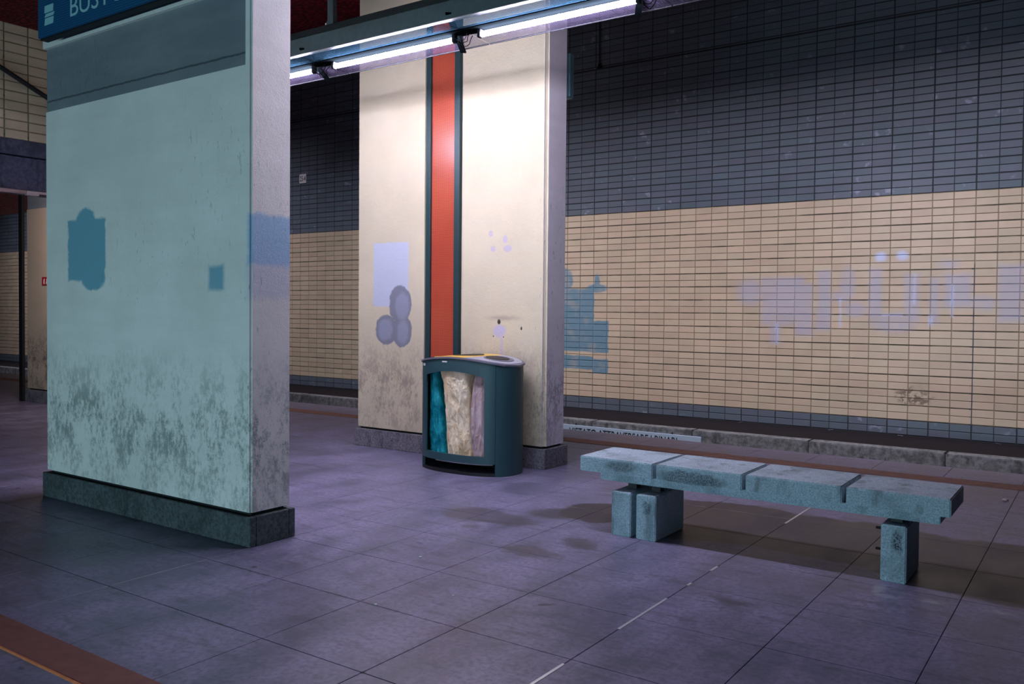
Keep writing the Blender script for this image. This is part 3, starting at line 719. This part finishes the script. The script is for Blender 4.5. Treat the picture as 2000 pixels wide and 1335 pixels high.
inlet('inlet', -4.84, .125, .17, M_BLACK, .0225); inlet('inlet_ring', -4.50, .125, .155, M_GREY, .0205); inlet('inlet', -4.515, .10, .12, M_BLACK, .0245); inlet('inlet', -5.12, .07, .12, M_BLACK, .0205)

# liner bags hanging inside
def bag(name, label, x0, x1, dy, dep, z0, z1, mat, seed, edge):
    """closed crumpled bag: its front follows the curved window; edge(v) -> (x left, x right) as it hangs"""
    from mathutils import noise as mn
    bm = bmesh.new(); NU, NV = 110, 84; rings = []
    def pt(i, v):
        xl, xr = edge(v); a = i/NU
        if a < .62: u = a/.62; x = xl+(xr-xl)*u; fr = True
        else: u = (a-.62)/.38; x = xr-(xr-xl)*u; fr = False
        z = z0+(z1-z0)*v
        e = min(1, 6*min(u, 1-u)); e = math.sqrt(1-(1-e)**2)
        q = Vector((x*10+seed, v*1.7, seed*3.1))
        rid = 0; am = 1
        for k in range(4):
            nz = mn.noise(q+Vector((mn.noise(q*1.7)*1.2, 0, 0))); rid += am*(1-abs(nz)*2.2); q = Vector((q.x*1.9+3, q.y*2.3, q.z+5)); am *= .55
        big = mn.noise(Vector((x*5, v*1.5, seed*7)))
        y0 = front_y(min(max(x, SL_), SR_))+.030+dy
        if fr: y = y0+dep*.35*(1-e)+.020*big+.014*(1.2-rid)
        else: y = y0+dep*.35+dep*.6*e
        y = max(y, front_y(min(max(x, SL_), SR_))+.022)
        return Vector((x, y, z+.010*mn.noise(Vector((x*9, v*4, seed)))))
    o0 = Vector(((x0+x1)/2, front_y((x0+x1)/2)+.1, z0))
    for j in range(NV+1): rings.append([bm.verts.new(pt(i, j/NV)-o0) for i in range(NU)])
    for A, Bq in zip(rings, rings[1:]):
        for i in range(NU): bm.faces.new((A[i], A[(i+1) % NU], Bq[(i+1) % NU], Bq[i]))
    bm.faces.new(rings[0]); bm.faces.new(rings[-1][::-1])
    o = link(name, bm, mat, None, None, tuple(o0), True); tag(o, label, 'bag', 'liner bags in the recycling bin')
    return o
bag('liner_bag', 'teal plastic liner bag at the left of the bin window', -5.16, -4.95, .03, .2, .12, .94, M_BAGT, 3, lambda v: (-5.165, -5.03+.115*(1-v)**1.2 if v < .88 else -5.03))
bag('liner_bag', 'cream translucent liner bag in the middle of the bin window', -4.95, -4.62, 0, .22, .13, .94, M_BAGC, 5, lambda v: ((-4.885-.075*v**.8-.05*max(0, v-.82)/.18), -4.615-.035*math.sin(v*3.14)))
bag('liner_bag', 'pinkish clear liner bag at the right of the bin window', -4.60, -4.42, .012, .2, .12, .94, M_BAGP, 8, lambda v: (-4.607-.028*math.sin(v*3.14), -4.43))

# ------------------------------------------------------------ SMALL LITTER
def crumb(name, label, cat, x, y, z, s, mat, group=None):
    bm = bmesh.new(); bmesh.ops.create_icosphere(bm, subdivisions=2, radius=s)
    rnd = random.Random(int(x*1000))
    for v in bm.verts: v.co = Vector((v.co.x*1.3, v.co.y, v.co.z*.6))*rnd.uniform(.7, 1.15)
    zmin = min(v.co.z for v in bm.verts)
    o = link(name, bm, mat, None, None, (x, y, z-zmin)); tag(o, label, cat, group)
crumb('chewing_gum', 'white gum blob on the slab left of the oval damp stain', 'gum', -3.3, 3.83, 0, .008, M_WHITE)
crumb('chewing_gum', 'white gum blob on the slab at the middle of the foreground floor', 'gum', -2.72, 3.41, 0, .006, M_WHITE)
crumb('chewing_gum', 'white gum blob on the floor joint, nearest the camera', 'gum', -2.94, 3.08, 0, .007, M_WHITE)
crumb('paper_scrap', 'pinkish paper scrap on the floor right of the bench', 'litter', -.66, 7.7, 0, .018, M_OLDTUBE)
for k, (xx, lab) in enumerate(((-4.5, 'white scrap on the dark ledge above the end of the warning board'), (-3.2, 'pale paper scrap on the dark ledge behind the middle of the bench'), (-2.3, 'pale scrap on the dark ledge below the brown-smudged tiles'), (-1.15, 'pale scrap on the dark ledge nearest the right edge of the view'))):
    bm = bmesh.new(); bx(bm, -.035, .035, -.012, .012, 0, .008, .003, 1)
    for v in bm.verts: v.co.z += .01*math.sin(v.co.x*40+k)+.01
    o = link('paper_scrap', bm, M_GREY, None, None, (xx, 12.42, -.19)); o.rotation_euler.z = .3*k-.4; tag(o, lab, 'litter')
